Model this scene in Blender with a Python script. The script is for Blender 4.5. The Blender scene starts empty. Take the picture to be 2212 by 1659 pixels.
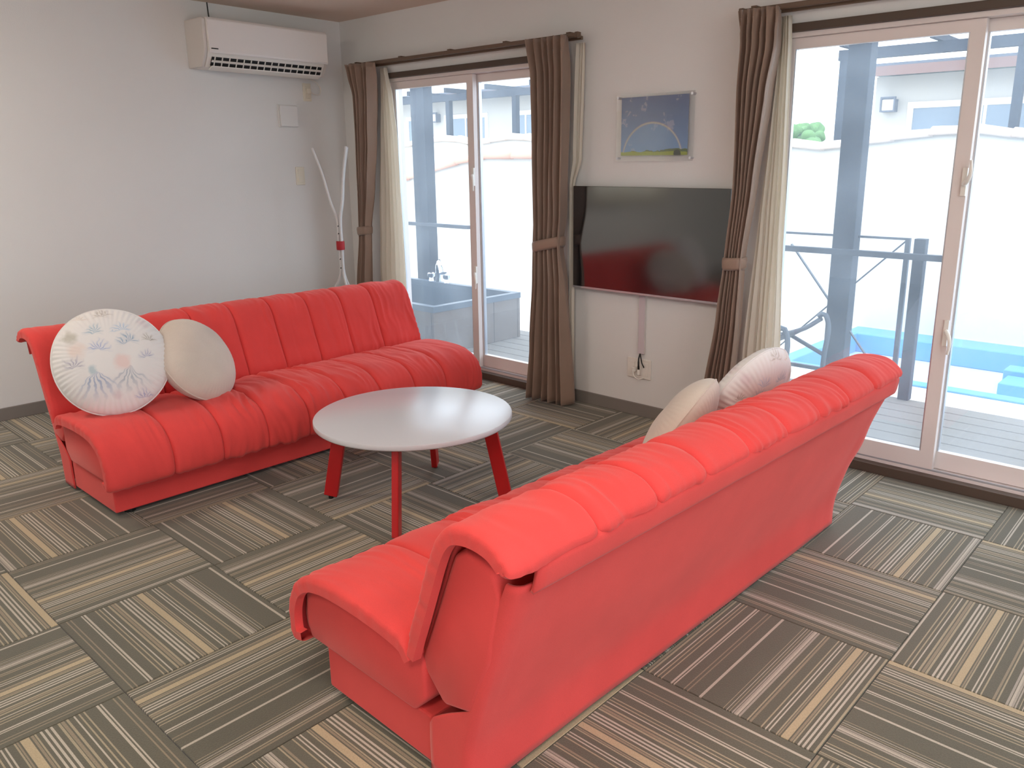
import bpy, bmesh, math, random
from mathutils import Vector, Matrix, noise
random.seed(7)
sc = bpy.context.scene
COL = sc.collection

# ------------------------------------------------------------------ camera
W_, H_ = 2212, 1659
FPX = 1726.62
cam_pos = Vector((5.0969, -3.5707, 1.3742))
yaw, pitch, roll = -0.7226, -0.2525, -0.0036
fwd = Vector((math.sin(yaw)*math.cos(pitch), math.cos(yaw)*math.cos(pitch), math.sin(pitch)))
rgt = Vector((math.cos(yaw), -math.sin(yaw), 0)); upv = rgt.cross(fwd)
rgt, upv = rgt*math.cos(roll)+upv*math.sin(roll), -rgt*math.sin(roll)+upv*math.cos(roll)
cd = bpy.data.cameras.new('camera'); cam = bpy.data.objects.new('camera', cd); COL.objects.link(cam)
cd.sensor_width = 36.0; cd.lens = FPX/W_*36.0
cd.shift_x = -78.36/W_; cd.shift_y = -28.65/W_
cd.clip_start = 0.05; cd.clip_end = 300
m = Matrix((rgt, upv, -fwd)).transposed().to_4x4(); m.translation = cam_pos
cam.matrix_world = m
sc.camera = cam

# ------------------------------------------------------------------ light
SKY = 2.95; SUN = 0.75; LAMP = 16.5
world = bpy.data.worlds.new('sky'); sc.world = world; world.use_nodes = True
bg = world.node_tree.nodes['Background']
bg.inputs['Color'].default_value = (0.88, 0.94, 1.0, 1); bg.inputs['Strength'].default_value = SKY
sun_d = bpy.data.lights.new('sun', 'SUN'); sun_d.energy = SUN; sun_d.angle = math.radians(2.0); sun_d.color = (1.0, 0.96, 0.90)
sun = bpy.data.objects.new('sun', sun_d); COL.objects.link(sun)
sun.rotation_euler = Vector((0.18, 0.50, -1.0)).to_track_quat('-Z', 'Y').to_euler()
sun.location = (3, -6, 12)
def portal(name, loc, rot, sx, sy):
    d = bpy.data.lights.new(name, 'AREA'); d.shape = 'RECTANGLE'; d.size = sx; d.size_y = sy
    d.cycles.is_portal = True
    o = bpy.data.objects.new(name, d); COL.objects.link(o); o.location = loc; o.rotation_euler = rot
portal('sky_portal', (1.29, 0.13, 1.0), (-math.pi/2, 0, 0), 1.6, 1.9)
portal('sky_portal', (4.16, 0.13, 1.0), (-math.pi/2, 0, 0), 1.66, 1.9)
portal('sky_portal', (6.73, -3.2, 1.0), (-math.pi/2, 0, -math.pi/2), 3.6, 1.9)
sc.view_settings.view_transform = 'Standard'; sc.view_settings.look = 'None'
sc.view_settings.exposure = 0.55; sc.view_settings.gamma = 1.0
sc.view_settings.use_curve_mapping = False
sc.cycles.use_denoising = True
sc.cycles.max_bounces = 10; sc.cycles.diffuse_bounces = 5; sc.cycles.transparent_max_bounces = 16
sc.cycles.sample_clamp_indirect = 6.0

# ------------------------------------------------------------------ helpers
def lin(c):
    def f(v):
        v /= 255.0
        return v/12.92 if v <= 0.04045 else ((v+0.055)/1.055)**2.4
    return (f(c[0]), f(c[1]), f(c[2]), 1.0)
MATS = {}
def N(nt, typ, **kw):
    n = nt.nodes.new(typ)
    for k, v in kw.items():
        if k in ('operation', 'blend_type', 'data_type', 'noise_dimensions', 'feature', 'interpolation_type', 'wave_type', 'bands_direction', 'attribute_name', 'clamp', 'vector_type'): setattr(n, k, v)
        else: n.inputs[k].default_value = v
    return n
def mat(name, rgb, rough=0.6, spec=0.4, metal=0.0, var=0.0, vscale=6.0, bump=0.0, bscale=200.0, sheen=0.0, stretch=None, emit=None, coat=0.0):
    if name in MATS: return MATS[name]
    m = bpy.data.materials.new(name); m.use_nodes = True; nt = m.node_tree
    b = nt.nodes['Principled BSDF']; c = lin(rgb)
    b.inputs['Base Color'].default_value = c; b.inputs['Roughness'].default_value = rough
    b.inputs['Metallic'].default_value = metal; b.inputs['Specular IOR Level'].default_value = spec
    b.inputs['Sheen Weight'].default_value = sheen; b.inputs['Sheen Roughness'].default_value = 0.4
    b.inputs['Coat Weight'].default_value = coat
    if emit:
        b.inputs['Emission Color'].default_value = lin(emit[0]); b.inputs['Emission Strength'].default_value = emit[1]
    if var or bump:
        tc = N(nt, 'ShaderNodeTexCoord'); mp = N(nt, 'ShaderNodeMapping'); nt.links.new(tc.outputs['Object'], mp.inputs['Vector'])
        if stretch: mp.inputs['Scale'].default_value = stretch
    if var:
        nz = N(nt, 'ShaderNodeTexNoise', Scale=vscale, Detail=4.0); nt.links.new(mp.outputs[0], nz.inputs['Vector'])
        mx = N(nt, 'ShaderNodeMix', data_type='RGBA')
        mx.inputs['A'].default_value = tuple(max(0, v*(1-var)) for v in c[:3])+(1,)
        mx.inputs['B'].default_value = tuple(min(1, v*(1+var)) for v in c[:3])+(1,)
        nt.links.new(nz.outputs['Fac'], mx.inputs['Factor']); nt.links.new(mx.outputs['Result'], b.inputs['Base Color'])
    if bump:
        n2 = N(nt, 'ShaderNodeTexNoise', Scale=bscale, Detail=3.0); nt.links.new(mp.outputs[0], n2.inputs['Vector'])
        bp = N(nt, 'ShaderNodeBump', Strength=bump, Distance=0.002); nt.links.new(n2.outputs['Fac'], bp.inputs['Height'])
        nt.links.new(bp.outputs['Normal'], b.inputs['Normal'])
    MATS[name] = m
    return m

class MB:
    """collects shapes into one mesh"""
    def __init__(s): s.v = []; s.f = []
    def add(s, vs, fs):
        o = len(s.v); s.v += [tuple(p) for p in vs]; s.f += [tuple(i+o for i in f) for f in fs]; return s
    def box(s, x0, x1, y0, y1, z0, z1):
        return s.add([(x0,y0,z0),(x1,y0,z0),(x1,y1,z0),(x0,y1,z0),(x0,y0,z1),(x1,y0,z1),(x1,y1,z1),(x0,y1,z1)],
                     [(0,3,2,1),(4,5,6,7),(0,1,5,4),(1,2,6,5),(2,3,7,6),(3,0,4,7)])
    def tube(s, pts, r, n=10, cap=True):
        pts = [Vector(p) for p in pts]; rs = r if isinstance(r, (list, tuple)) else [r]*len(pts)
        o = len(s.v); prev = None
        for i, p in enumerate(pts):
            t = (pts[min(i+1, len(pts)-1)]-pts[max(i-1, 0)]).normalized()
            if prev is None:
                a = Vector((0,0,1)) if abs(t.z) < 0.9 else Vector((1,0,0)); u = t.cross(a).normalized()
            else:
                u = (prev - t*prev.dot(t)).normalized()
            prev = u; w = t.cross(u)
            for k in range(n):
                a = 2*math.pi*k/n; s.v.append(tuple(p+(u*math.cos(a)+w*math.sin(a))*rs[i]))
        for i in range(len(pts)-1):
            for k in range(n):
                a = o+i*n+k; b = o+i*n+(k+1) % n; s.f.append((a, b, b+n, a+n))
        if cap:
            s.f.append(tuple(o+k for k in reversed(range(n)))); e = o+(len(pts)-1)*n; s.f.append(tuple(e+k for k in range(n)))
        return s
    def bar(s, a, b, w, h, side=(0,0,1)):
        a = Vector(a); b = Vector(b); t = (b-a).normalized(); sd = Vector(side)
        u = (sd - t*sd.dot(t)).normalized(); v = t.cross(u)
        vs = [p+u*(sx*w/2)+v*(sy*h/2) for p in (a, b) for sx, sy in ((-1,-1),(1,-1),(1,1),(-1,1))]
        return s.add(vs, [(3,2,1,0),(4,5,6,7),(0,1,5,4),(1,2,6,5),(2,3,7,6),(3,0,4,7)])
    def prism(s, poly, axis, a, b):
        """extrude 2D polygon; axis 'x': poly=(y,z), 'y': (x,z), 'z': (x,y)"""
        def mk(p, t): return {'x': (t, p[0], p[1]), 'y': (p[0], t, p[1]), 'z': (p[0], p[1], t)}[axis]
        n = len(poly)
        return s.add([mk(p, a) for p in poly]+[mk(p, b) for p in poly],
                     [tuple(range(n)), tuple(reversed(range(n, 2*n)))]+[(i, i+n, (i+1) % n+n, (i+1) % n) for i in range(n)])
    def lathe(s, prof, c=(0,0,0), n=24):
        o = len(s.v)
        for (r, z) in prof:
            for k in range(n):
                a = 2*math.pi*k/n; s.v.append((c[0]+r*math.cos(a), c[1]+r*math.sin(a), c[2]+z))
        for i in range(len(prof)-1):
            for k in range(n):
                a = o+i*n+k; b = o+i*n+(k+1) % n; s.f.append((a, b, b+n, a+n))
        s.f.append(tuple(o+k for k in reversed(range(n)))); e = o+(len(prof)-1)*n; s.f.append(tuple(e+k for k in range(n)))
        return s
    def grid(s, P, nu, nv, wrap_u=False):
        o = len(s.v); s.v += [tuple(p) for p in P]
        for i in range(nu if wrap_u else nu-1):
            for j in range(nv-1):
                i2 = (i+1) % nu
                s.f.append((o+i*nv+j, o+i2*nv+j, o+i2*nv+j+1, o+i*nv+j+1))
        return s
    def build(s, name, m, parent=None, bevel=0.0, smooth=False, seg=2, fix=True):
        me = bpy.data.meshes.new(name); me.from_pydata(s.v, [], s.f); me.update()
        if bevel or fix:
            bm = bmesh.new(); bm.from_mesh(me)
            if bevel:
                bmesh.ops.bevel(bm, geom=list(bm.edges), offset=bevel, segments=seg, profile=0.5, affect='EDGES', clamp_overlap=True)
            bmesh.ops.recalc_face_normals(bm, faces=bm.faces); bm.to_mesh(me); bm.free()
        if smooth:
            for p in me.polygons: p.use_smooth = True
            try: me.set_sharp_from_angle(angle=math.radians(45))
            except Exception: pass
        me.materials.append(m)
        o = bpy.data.objects.new(name, me); COL.objects.link(o)
        if parent: o.parent = parent
        return o
def box(name, m, b, parent=None, bevel=0.0, seg=2): return MB().box(*b).build(name, m, parent, bevel, seg=seg)
def empty(name, loc=(0,0,0), rz=0.0):
    o = bpy.data.objects.new(name, None); COL.objects.link(o); o.location = loc; o.rotation_euler = (0,0,rz); o.empty_display_size = 0.1
    return o
def tag(o, label, cat, group=None, kind=None):
    o['label'] = label; o['category'] = cat
    if group: o['group'] = group
    if kind: o['kind'] = kind
    return o
def struct(o, label=None, cat=None):
    o['kind'] = 'structure'
    if label: o['label'] = label; o['category'] = cat
    return o
def copy_part(src, parent, loc=None, rot=None):
    c = src.copy(); COL.objects.link(c); c.parent = parent
    if loc is not None: c.location = loc
    if rot is not None: c.rotation_euler = rot
    return c
def smooth_curve(pts, n):
    """Catmull-Rom through 2D/3D tuples, n samples, by arc length"""
    P = [Vector(p) for p in pts]; out = []
    P = [P[0]*2-P[1]]+P+[P[-1]*2-P[-2]]
    for i in range(1, len(P)-2):
        for k in range(16):
            t = k/16; a, b, c, d = P[i-1], P[i], P[i+1], P[i+2]
            out.append(0.5*((2*b)+(c-a)*t+(2*a-5*b+4*c-d)*t*t+(3*b-a-3*c+d)*t**3))
    out.append(P[-2]); L = [0]
    for a, b in zip(out, out[1:]): L.append(L[-1]+(b-a).length)
    res = []; j = 0
    for k in range(n):
        s = L[-1]*k/(n-1)
        while j < len(L)-2 and L[j+1] < s: j += 1
        f = (s-L[j])/max(1e-9, L[j+1]-L[j]); res.append(out[j].lerp(out[j+1], min(1, f)))
    return res
def lerp_table(tab, z):
    tab = sorted(tab)
    if z <= tab[0][0]: return tab[0][1:]
    for a, b in zip(tab, tab[1:]):
        if z <= b[0]:
            f = (z-a[0])/(b[0]-a[0]); f = f*f*(3-2*f)*0.5+f*0.5
            return tuple(p+(q-p)*f for p, q in zip(a[1:], b[1:]))
    return tab[-1][1:]

# ------------------------------------------------------------------ materials
M_wall = mat('wallpaper', (226, 226, 224), 0.85, 0.2, var=0.02, vscale=2.0, bump=0.25, bscale=160)
M_ceil = mat('ceiling_paper', (224, 206, 192), 0.9, 0.2, bump=0.2, bscale=160)
M_base = mat('baseboard_grey', (128, 122, 116), 0.6)
M_sub = mat('subfloor', (60, 55, 50), 0.9)
M_white = mat('sash_white', (226, 216, 212), 0.35, 0.5)
M_alu = mat('aluminium', (205, 208, 214), 0.35, 0.5, metal=0.7)
M_brown = mat('brown_trim', (84, 70, 60), 0.5, 0.4)
M_rail = mat('rail_brown', (104, 84, 68), 0.4, 0.5)
M_plastic = mat('white_plastic', (232, 228, 220), 0.35, 0.5)
M_ivory = mat('ivory_plastic', (226, 219, 202), 0.4, 0.5)
M_acside = mat('unit_grey_plastic', (214, 208, 202), 0.45, 0.4)
M_acgloss = mat('glossy_white_plastic', (236, 232, 228), 0.12, 0.5)
M_dark = mat('dark_plastic', (28, 27, 26), 0.5)
M_black = mat('black_gloss', (26, 26, 28), 0.10, 1.0)
M_black.node_tree.nodes['Principled BSDF'].inputs['IOR'].default_value = 2.3; M_black.node_tree.nodes['Principled BSDF'].inputs['Specular IOR Level'].default_value = 0.5
M_chrome = mat('chrome', (225, 228, 232), 0.12, 0.5, metal=1.0)
M_redpaint = mat('red_painted_steel', (196, 30, 34), 0.35, 0.5)
M_tabletop = mat('white_laminate', (210, 211, 216), 0.25, 0.5)
M_tabletop.node_tree.nodes['Principled BSDF'].inputs['Specular IOR Level'].default_value = 0.7
M_edge = mat('laminate_edge', (214, 206, 204), 0.4)
M_poleg = mat('pale_grey_lacquer', (208, 207, 206), 0.3, 0.5)
M_redband = mat('red_band', (170, 36, 44), 0.5)
M_post = mat('charcoal_timber', (46, 54, 66), 0.7, 0.3, var=0.15, vscale=8)
M_railm = mat('charcoal_rail', (60, 66, 76), 0.6, 0.3)
M_deck = mat('grey_decking', (128, 121, 114), 0.75, 0.3, var=0.08, vscale=3, stretch=(1, 14, 1), bump=0.3, bscale=60)
M_stucco = mat('white_stucco', (208, 203, 195), 0.9, 0.2, var=0.03, vscale=1.5, bump=0.4, bscale=40)
M_house = mat('cream_stucco', (190, 184, 176), 0.9, 0.2, var=0.03, vscale=2)
M_terra = mat('terracotta', (202, 150, 128), 0.8, 0.2, var=0.14, vscale=4, bump=0.3, bscale=30)
M_terra2 = mat('pale_terracotta', (206, 186, 172), 0.8, 0.2, var=0.10, vscale=4)
M_fascia = mat('brown_fascia', (134, 104, 96), 0.7)
M_roof = mat('grey_roofing', (98, 104, 116), 0.7)
M_blue = mat('pool_blue', (84, 148, 206), 0.5, 0.4)
M_poolin = mat('pool_pale', (186, 206, 220), 0.5, 0.4)
M_ground = mat('white_concrete', (205, 203, 199), 0.9, 0.2, var=0.05, vscale=1)
M_grass = mat('field_grass', (140, 168, 92), 0.9, 0.1, var=0.2, vscale=0.6)
M_leaf = mat('foliage', (96, 128, 82), 0.9, 0.1, var=0.35, vscale=1.5)
M_bark = mat('bark', (90, 76, 62), 0.9)
M_tubgrey = mat('tub_resin', (70, 84, 98), 0.35, 0.5)
M_tubclad = mat('tub_cladding', (108, 95, 86), 0.7, 0.3, var=0.06, vscale=4, stretch=(1, 1, 0.1))
M_sling = mat('grey_sling', (84, 86, 92), 0.8, 0.2, bump=0.3, bscale=300)
M_duct = mat('cable_duct', (206, 196, 200), 0.4, 0.4)

def glass_mat(name, tint, haze, rough=0.0):
    m = bpy.data.materials.new(name); m.use_nodes = True; nt = m.node_tree; nt.nodes.clear()
    out = N(nt, 'ShaderNodeOutputMaterial'); tr = N(nt, 'ShaderNodeBsdfTransparent'); tr.inputs['Color'].default_value = tint
    gl = N(nt, 'ShaderNodeBsdfGlossy'); gl.inputs['Roughness'].default_value = rough; gl.inputs['Color'].default_value = (1, 1, 1, 1)
    tl = N(nt, 'ShaderNodeBsdfTranslucent'); tl.inputs['Color'].default_value = (0.78, 0.88, 1.0, 1)
    lw = N(nt, 'ShaderNodeLayerWeight'); pw = N(nt, 'ShaderNodeMath', operation='POWER'); pw.inputs[1].default_value = 5.0; nt.links.new(lw.outputs['Facing'], pw.inputs[0])
    fr = N(nt, 'ShaderNodeMath', operation='MULTIPLY_ADD'); fr.inputs[1].default_value = 0.6; fr.inputs[2].default_value = 0.035; nt.links.new(pw.outputs[0], fr.inputs[0]); m1 = N(nt, 'ShaderNodeMixShader'); m2 = N(nt, 'ShaderNodeMixShader')
    tc = N(nt, 'ShaderNodeTexCoord'); nz = N(nt, 'ShaderNodeTexNoise', Scale=3.0, Detail=6.0); nt.links.new(tc.outputs['Object'], nz.inputs['Vector'])
    mr = N(nt, 'ShaderNodeMapRange'); mr.inputs['From Min'].default_value = 0.3; mr.inputs['From Max'].default_value = 0.7
    mr.inputs['To Min'].default_value = haze*0.7; mr.inputs['To Max'].default_value = haze*1.3
    nt.links.new(nz.outputs['Fac'], mr.inputs['Value'])
    nt.links.new(fr.outputs[0], m1.inputs[0]); nt.links.new(tr.outputs[0], m1.inputs[1]); nt.links.new(gl.outputs[0], m1.inputs[2])
    nt.links.new(mr.outputs[0], m2.inputs[0]); nt.links.new(m1.outputs[0], m2.inputs[1]); nt.links.new(tl.outputs[0], m2.inputs[2])
    nt.links.new(m2.outputs[0], out.inputs[0]); MATS[name] = m
    return m
M_glass = glass_mat('hazed_glass', (0.93, 0.97, 1.0, 1), 0.085)  # bluish translucent haze mixed into the panes imitates veiling glare
M_acryl = glass_mat('clear_acrylic', (0.97, 0.97, 0.97, 1), 0.02)
M_farglass = mat('far_window_glass', (120, 134, 148), 0.2, 0.5)

def fabric(name, rgb, sheen, bump=0.25):
    m = bpy.data.materials.new(name); m.use_nodes = True; nt = m.node_tree; b = nt.nodes['Principled BSDF']; c = lin(rgb)
    b.inputs['Roughness'].default_value = 0.85; b.inputs['Specular IOR Level'].default_value = 0.15
    b.inputs['Sheen Weight'].default_value = sheen; b.inputs['Sheen Roughness'].default_value = 0.45
    b.inputs['Sheen Tint'].default_value = (1.0, 0.55, 0.5, 1) if rgb[0] > rgb[1]*2 else (1, 1, 1, 1)
    tc = N(nt, 'ShaderNodeTexCoord')
    nz = N(nt, 'ShaderNodeTexNoise', Scale=700.0, Detail=2.0); nt.links.new(tc.outputs['Object'], nz.inputs['Vector'])
    n2 = N(nt, 'ShaderNodeTexNoise', Scale=5.0, Detail=3.0); nt.links.new(tc.outputs['Object'], n2.inputs['Vector'])
    ad = N(nt, 'ShaderNodeMath', operation='ADD'); nt.links.new(nz.outputs['Fac'], ad.inputs[0]); nt.links.new(n2.outputs['Fac'], ad.inputs[1])
    mr = N(nt, 'ShaderNodeMapRange'); mr.inputs['From Min'].default_value = 0.6; mr.inputs['From Max'].default_value = 1.4
    nt.links.new(ad.outputs[0], mr.inputs['Value'])
    mx = N(nt, 'ShaderNodeMix', data_type='RGBA'); nt.links.new(mr.outputs[0], mx.inputs['Factor'])
    mx.inputs['A'].default_value = tuple(v*0.88 for v in c[:3])+(1,); mx.inputs['B'].default_value = tuple(min(1, v*1.12) for v in c[:3])+(1,)
    nt.links.new(mx.outputs['Result'], b.inputs['Base Color'])
    bp = N(nt, 'ShaderNodeBump', Strength=bump, Distance=0.001); nt.links.new(nz.outputs['Fac'], bp.inputs['Height']); nt.links.new(bp.outputs[0], b.inputs['Normal'])
    MATS[name] = m
    return m
M_red = fabric('coral_red_fabric', (220, 74, 71), 0.3)
M_beige = fabric('beige_cushion_fabric', (206, 194, 182), 0.2)
M_curt = fabric('brown_curtain_fabric', (148, 125, 110), 0.3)
M_curt.node_tree.nodes['Principled BSDF'].inputs['Roughness'].default_value = 0.5
M_curt.node_tree.nodes['Principled BSDF'].inputs['Specular IOR Level'].default_value = 0.35

def sheer_mat():
    m = bpy.data.materials.new('sheer_fabric'); m.use_nodes = True; nt = m.node_tree; nt.nodes.clear()
    out = N(nt, 'ShaderNodeOutputMaterial'); d = N(nt, 'ShaderNodeBsdfDiffuse'); d.inputs['Color'].default_value = lin((240, 236, 226))
    t = N(nt, 'ShaderNodeBsdfTranslucent'); t.inputs['Color'].default_value = lin((244, 238, 226))
    tr = N(nt, 'ShaderNodeBsdfTransparent'); a = N(nt, 'ShaderNodeMixShader', Fac=0.45); b = N(nt, 'ShaderNodeMixShader', Fac=0.10)
    nt.links.new(d.outputs[0], a.inputs[1]); nt.links.new(t.outputs[0], a.inputs[2]); nt.links.new(a.outputs[0], b.inputs[1]); nt.links.new(tr.outputs[0], b.inputs[2])
    nt.links.new(b.outputs[0], out.inputs[0]); return m
M_sheer = sheer_mat()

def carpet_mat():
    m = bpy.data.materials.new('striped_carpet'); m.use_nodes = True; nt = m.node_tree; b = nt.nodes['Principled BSDF']
    b.inputs['Roughness'].default_value = 0.9; b.inputs['Specular IOR Level'].default_value = 0.15
    b.inputs['Sheen Weight'].default_value = 0.25; b.inputs['Sheen Roughness'].default_value = 0.5
    base = (97, 94, 80); lt = (182, 174, 158); tan = (160, 149, 124); gold = (177, 161, 130); gry = (160, 152, 139); br = (140, 129, 108)
    S = [(.034,.042,br),(.056,.064,br),(.118,.128,lt),(.135,.145,lt),(.201,.210,tan),(.224,.233,tan),(.249,.257,lt),
         (.281,.292,tan),(.297,.313,br),(.318,.331,tan),(.354,.364,lt),(.378,.388,lt),(.402,.412,lt),(.427,.436,tan),(.440,.452,br),
         (.458,.500,gold),(.505,.512,br),(.516,.525,tan),(.555,.563,lt),(.576,.584,lt),(.601,.609,tan),(.660,.668,br),(.677,.686,tan),
         (.722,.732,gry),(.735,.747,lt),(.750,.760,gry),(.763,.773,gry),(.783,.789,tan),(.797,.804,lt),(.817,.824,tan),(.951,.965,lt)]
    uv = N(nt, 'ShaderNodeUVMap'); sp = N(nt, 'ShaderNodeSeparateXYZ'); nt.links.new(uv.outputs[0], sp.inputs[0])
    fr = N(nt, 'ShaderNodeMath', operation='FRACT'); nt.links.new(sp.outputs[0], fr.inputs[0])
    outs = []
    for lo, hi in ((0, .413), (.413, .62), (.62, 1.01)):
        ramp = N(nt, 'ShaderNodeValToRGB'); cr = ramp.color_ramp; cr.interpolation = 'CONSTANT'
        cr.elements[0].position = 0; cr.elements[0].color = lin(base); cr.elements.remove(cr.elements[1])
        for a, c, col in S:
            if lo <= a < hi:
                e = cr.elements.new(a); e.color = lin(col); e = cr.elements.new(c); e.color = lin(base)
        nt.links.new(fr.outputs[0], ramp.inputs[0]); outs.append((lo, ramp))
    cur = outs[0][1].outputs[0]
    for lo, r in outs[1:]:
        g = N(nt, 'ShaderNodeMath', operation='GREATER_THAN'); g.inputs[1].default_value = lo; nt.links.new(fr.outputs[0], g.inputs[0])
        mx = N(nt, 'ShaderNodeMix', data_type='RGBA'); nt.links.new(g.outputs[0], mx.inputs['Factor']); nt.links.new(cur, mx.inputs['A']); nt.links.new(r.outputs[0], mx.inputs['B'])
        cur = mx.outputs['Result']
    tc = N(nt, 'ShaderNodeTexCoord'); nz = N(nt, 'ShaderNodeTexNoise', Scale=260.0, Detail=3.0); nt.links.new(tc.outputs['Object'], nz.inputs['Vector'])
    n2 = N(nt, 'ShaderNodeTexNoise', Scale=2.2, Detail=3.0); ge = N(nt, 'ShaderNodeNewGeometry'); nt.links.new(ge.outputs['Position'], n2.inputs['Vector'])
    oi = N(nt, 'ShaderNodeObjectInfo')
    a1 = N(nt, 'ShaderNodeMath', operation='MULTIPLY_ADD'); a1.inputs[1].default_value = 0.55; a1.inputs[2].default_value = 0.56; nt.links.new(nz.outputs['Fac'], a1.inputs[0])
    a2 = N(nt, 'ShaderNodeMath', operation='MULTIPLY_ADD'); a2.inputs[1].default_value = 0.22; nt.links.new(n2.outputs['Fac'], a2.inputs[0]); nt.links.new(a1.outputs[0], a2.inputs[2])
    a3 = N(nt, 'ShaderNodeMath', operation='MULTIPLY_ADD'); a3.inputs[1].default_value = 0.10; nt.links.new(oi.outputs['Random'], a3.inputs[0]); nt.links.new(a2.outputs[0], a3.inputs[2])
    vm = N(nt, 'ShaderNodeVectorMath', operation='SCALE'); nt.links.new(cur, vm.inputs[0]); nt.links.new(a3.outputs[0], vm.inputs['Scale'])
    nt.links.new(vm.outputs[0], b.inputs['Base Color'])
    bp = N(nt, 'ShaderNodeBump', Strength=0.5, Distance=0.003); nt.links.new(nz.outputs['Fac'], bp.inputs['Height']); nt.links.new(bp.outputs[0], b.inputs['Normal'])
    return m
M_carpet = carpet_mat()

# ------------------------------------------------------------------ room shell
RX, RY, RH, WT = 6.6, -6.2, 2.347, 0.14
floor = struct(box('floor', M_sub, (-WT, RX+WT, RY-WT, WT, -0.06, -0.008)))
W1 = (0.48, 2.10); W2 = (3.33, 4.99); WTOP = 1.97
wb = MB().box(-WT, W1[0], 0, WT, -0.34, RH).box(W1[1], W2[0], 0, WT, -0.34, RH).box(W2[1], RX+WT, 0, WT, -0.34, RH)
wb.box(W1[0], W1[1], 0, WT, WTOP, RH).box(W2[0], W2[1], 0, WT, WTOP, RH).box(W1[0], W1[1], 0, WT, -0.34, -0.008).box(W2[0], W2[1], 0, WT, -0.34, -0.008)
struct(wb.build('wall_back', M_wall))
W3 = (-4.25, -2.95, 1.05, 1.86)
wl = MB().box(-WT, 0, RY-WT, W3[0], -0.34, RH).box(-WT, 0, W3[1], 0, -0.34, RH).box(-WT, 0, W3[0], W3[1], -0.34, W3[2]).box(-WT, 0, W3[0], W3[1], W3[3], RH)
struct(wl.build('wall_left', M_wall))
W4 = (-5.0, -1.4)
struct(MB().box(RX, RX+WT, RY-WT, W4[0], -0.34, RH).box(RX, RX+WT, W4[1], 0, -0.34, RH).box(RX, RX+WT, W4[0], W4[1], WTOP, RH).box(RX, RX+WT, W4[0], W4[1], -0.34, -0.008).build('wall_right', M_wall))
struct(box('wall_front', M_wall, (0, RX, RY-WT, RY, -0.34, RH)))
struct(box('ceiling', M_ceil, (-WT, RX+WT, RY-WT, WT, RH, RH+0.12)))
struct(box('eaves', M_roof, (-0.6, RX+0.6, RY-0.6, 0.55, RH+0.20, RH+0.30)))
struct(box('baseboard_left', M_base, (0, 0.012, RY, -0.012, 0, 0.072), bevel=0.003))
bb = MB().box(0, W1[0]-0.03, -0.012, 0, 0, 0.072).box(W1[1]+0.03, W2[0]-0.03, -0.012, 0, 0, 0.072).box(W2[1]+0.03, RX, -0.012, 0, 0, 0.072)
struct(bb.build('baseboard_back', M_base, bevel=0.003))

# carpet tiles: each a part of the floor; quarter-turned chequer, stripe phase differs
tile_mesh = {}
def tile(phase, d):
    key = (round(phase, 3), d)
    if key in tile_mesh: return tile_mesh[key]
    h = 0.2488
    bm = bmesh.new(); bmesh.ops.create_cube(bm, size=1.0)
    bmesh.ops.scale(bm, vec=(2*h, 2*h, 0.008), verts=bm.verts); bmesh.ops.translate(bm, vec=(0, 0, -0.004), verts=bm.verts)
    bmesh.ops.bevel(bm, geom=[e for e in bm.edges if all(v.co.z > -0.002 for v in e.verts)], offset=0.0015, segments=1, affect='EDGES')
    lay = bm.loops.layers.uv.new('UVMap')
    for f in bm.faces:
        for lp in f.loops: lp[lay].uv = (phase + d*(lp.vert.co.y/(2*h)+0.5), lp.vert.co.x/(2*h)+0.5)
    me = bpy.data.meshes.new('carpet_tile'); bm.to_mesh(me); bm.free(); me.materials.append(M_carpet)
    tile_mesh[key] = me
    return me
fixed = {(0, 0): (0.0, 1), (-1, 0): (1.087, -1), (3, -2): (1.317, -1)}
phases = [0.0, 0.13, 0.317, 0.5, 0.62, 0.78, 0.9]
for i in range(-5, 9):
    for j in range(-5, 8):
        cx = 2.5+0.5*i+0.25; cy = -2.4233-0.5*j-0.25
        x0, x1, y0, y1 = cx-0.25, cx+0.25, cy-0.25, cy+0.25
        if x1 <= 0.01 or x0 >= RX-0.01 or y0 >= -0.01 or y1 <= RY+0.01: continue
        ph, d = fixed.get((i, j), (random.choice(phases), random.choice((-1, 1))))
        me = tile(ph, d); o = bpy.data.objects.new('carpet_tile', me); COL.objects.link(o); o.parent = floor
        o.location = (cx, cy, 0)
        if (i+j) % 2: o.rotation_euler = (0, 0, -math.pi/2)
        cut = False
        cl = [max(x0, 0.0), min(x1, RX), max(y0, RY), min(y1, 0.0)]
        if cl[0] > x0+1e-4 or cl[1] < x1-1e-4 or cl[2] > y0+1e-4 or cl[3] < y1-1e-4:
            me2 = me.copy(); o.data = me2
            bm = bmesh.new(); bm.from_mesh(me2); Minv = o.matrix_basis.inverted()
            for pt, nr in (((cl[0], 0, 0), (-1, 0, 0)), ((cl[1], 0, 0), (1, 0, 0)), ((0, cl[2], 0), (0, -1, 0)), ((0, cl[3], 0), (0, 1, 0))):
                bmesh.ops.bisect_plane(bm, geom=bm.verts[:]+bm.edges[:]+bm.faces[:], plane_co=Minv @ Vector(pt), plane_no=(Minv.to_3x3() @ Vector(nr)), clear_outer=True)
            bm.to_mesh(me2); bm.free()

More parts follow.
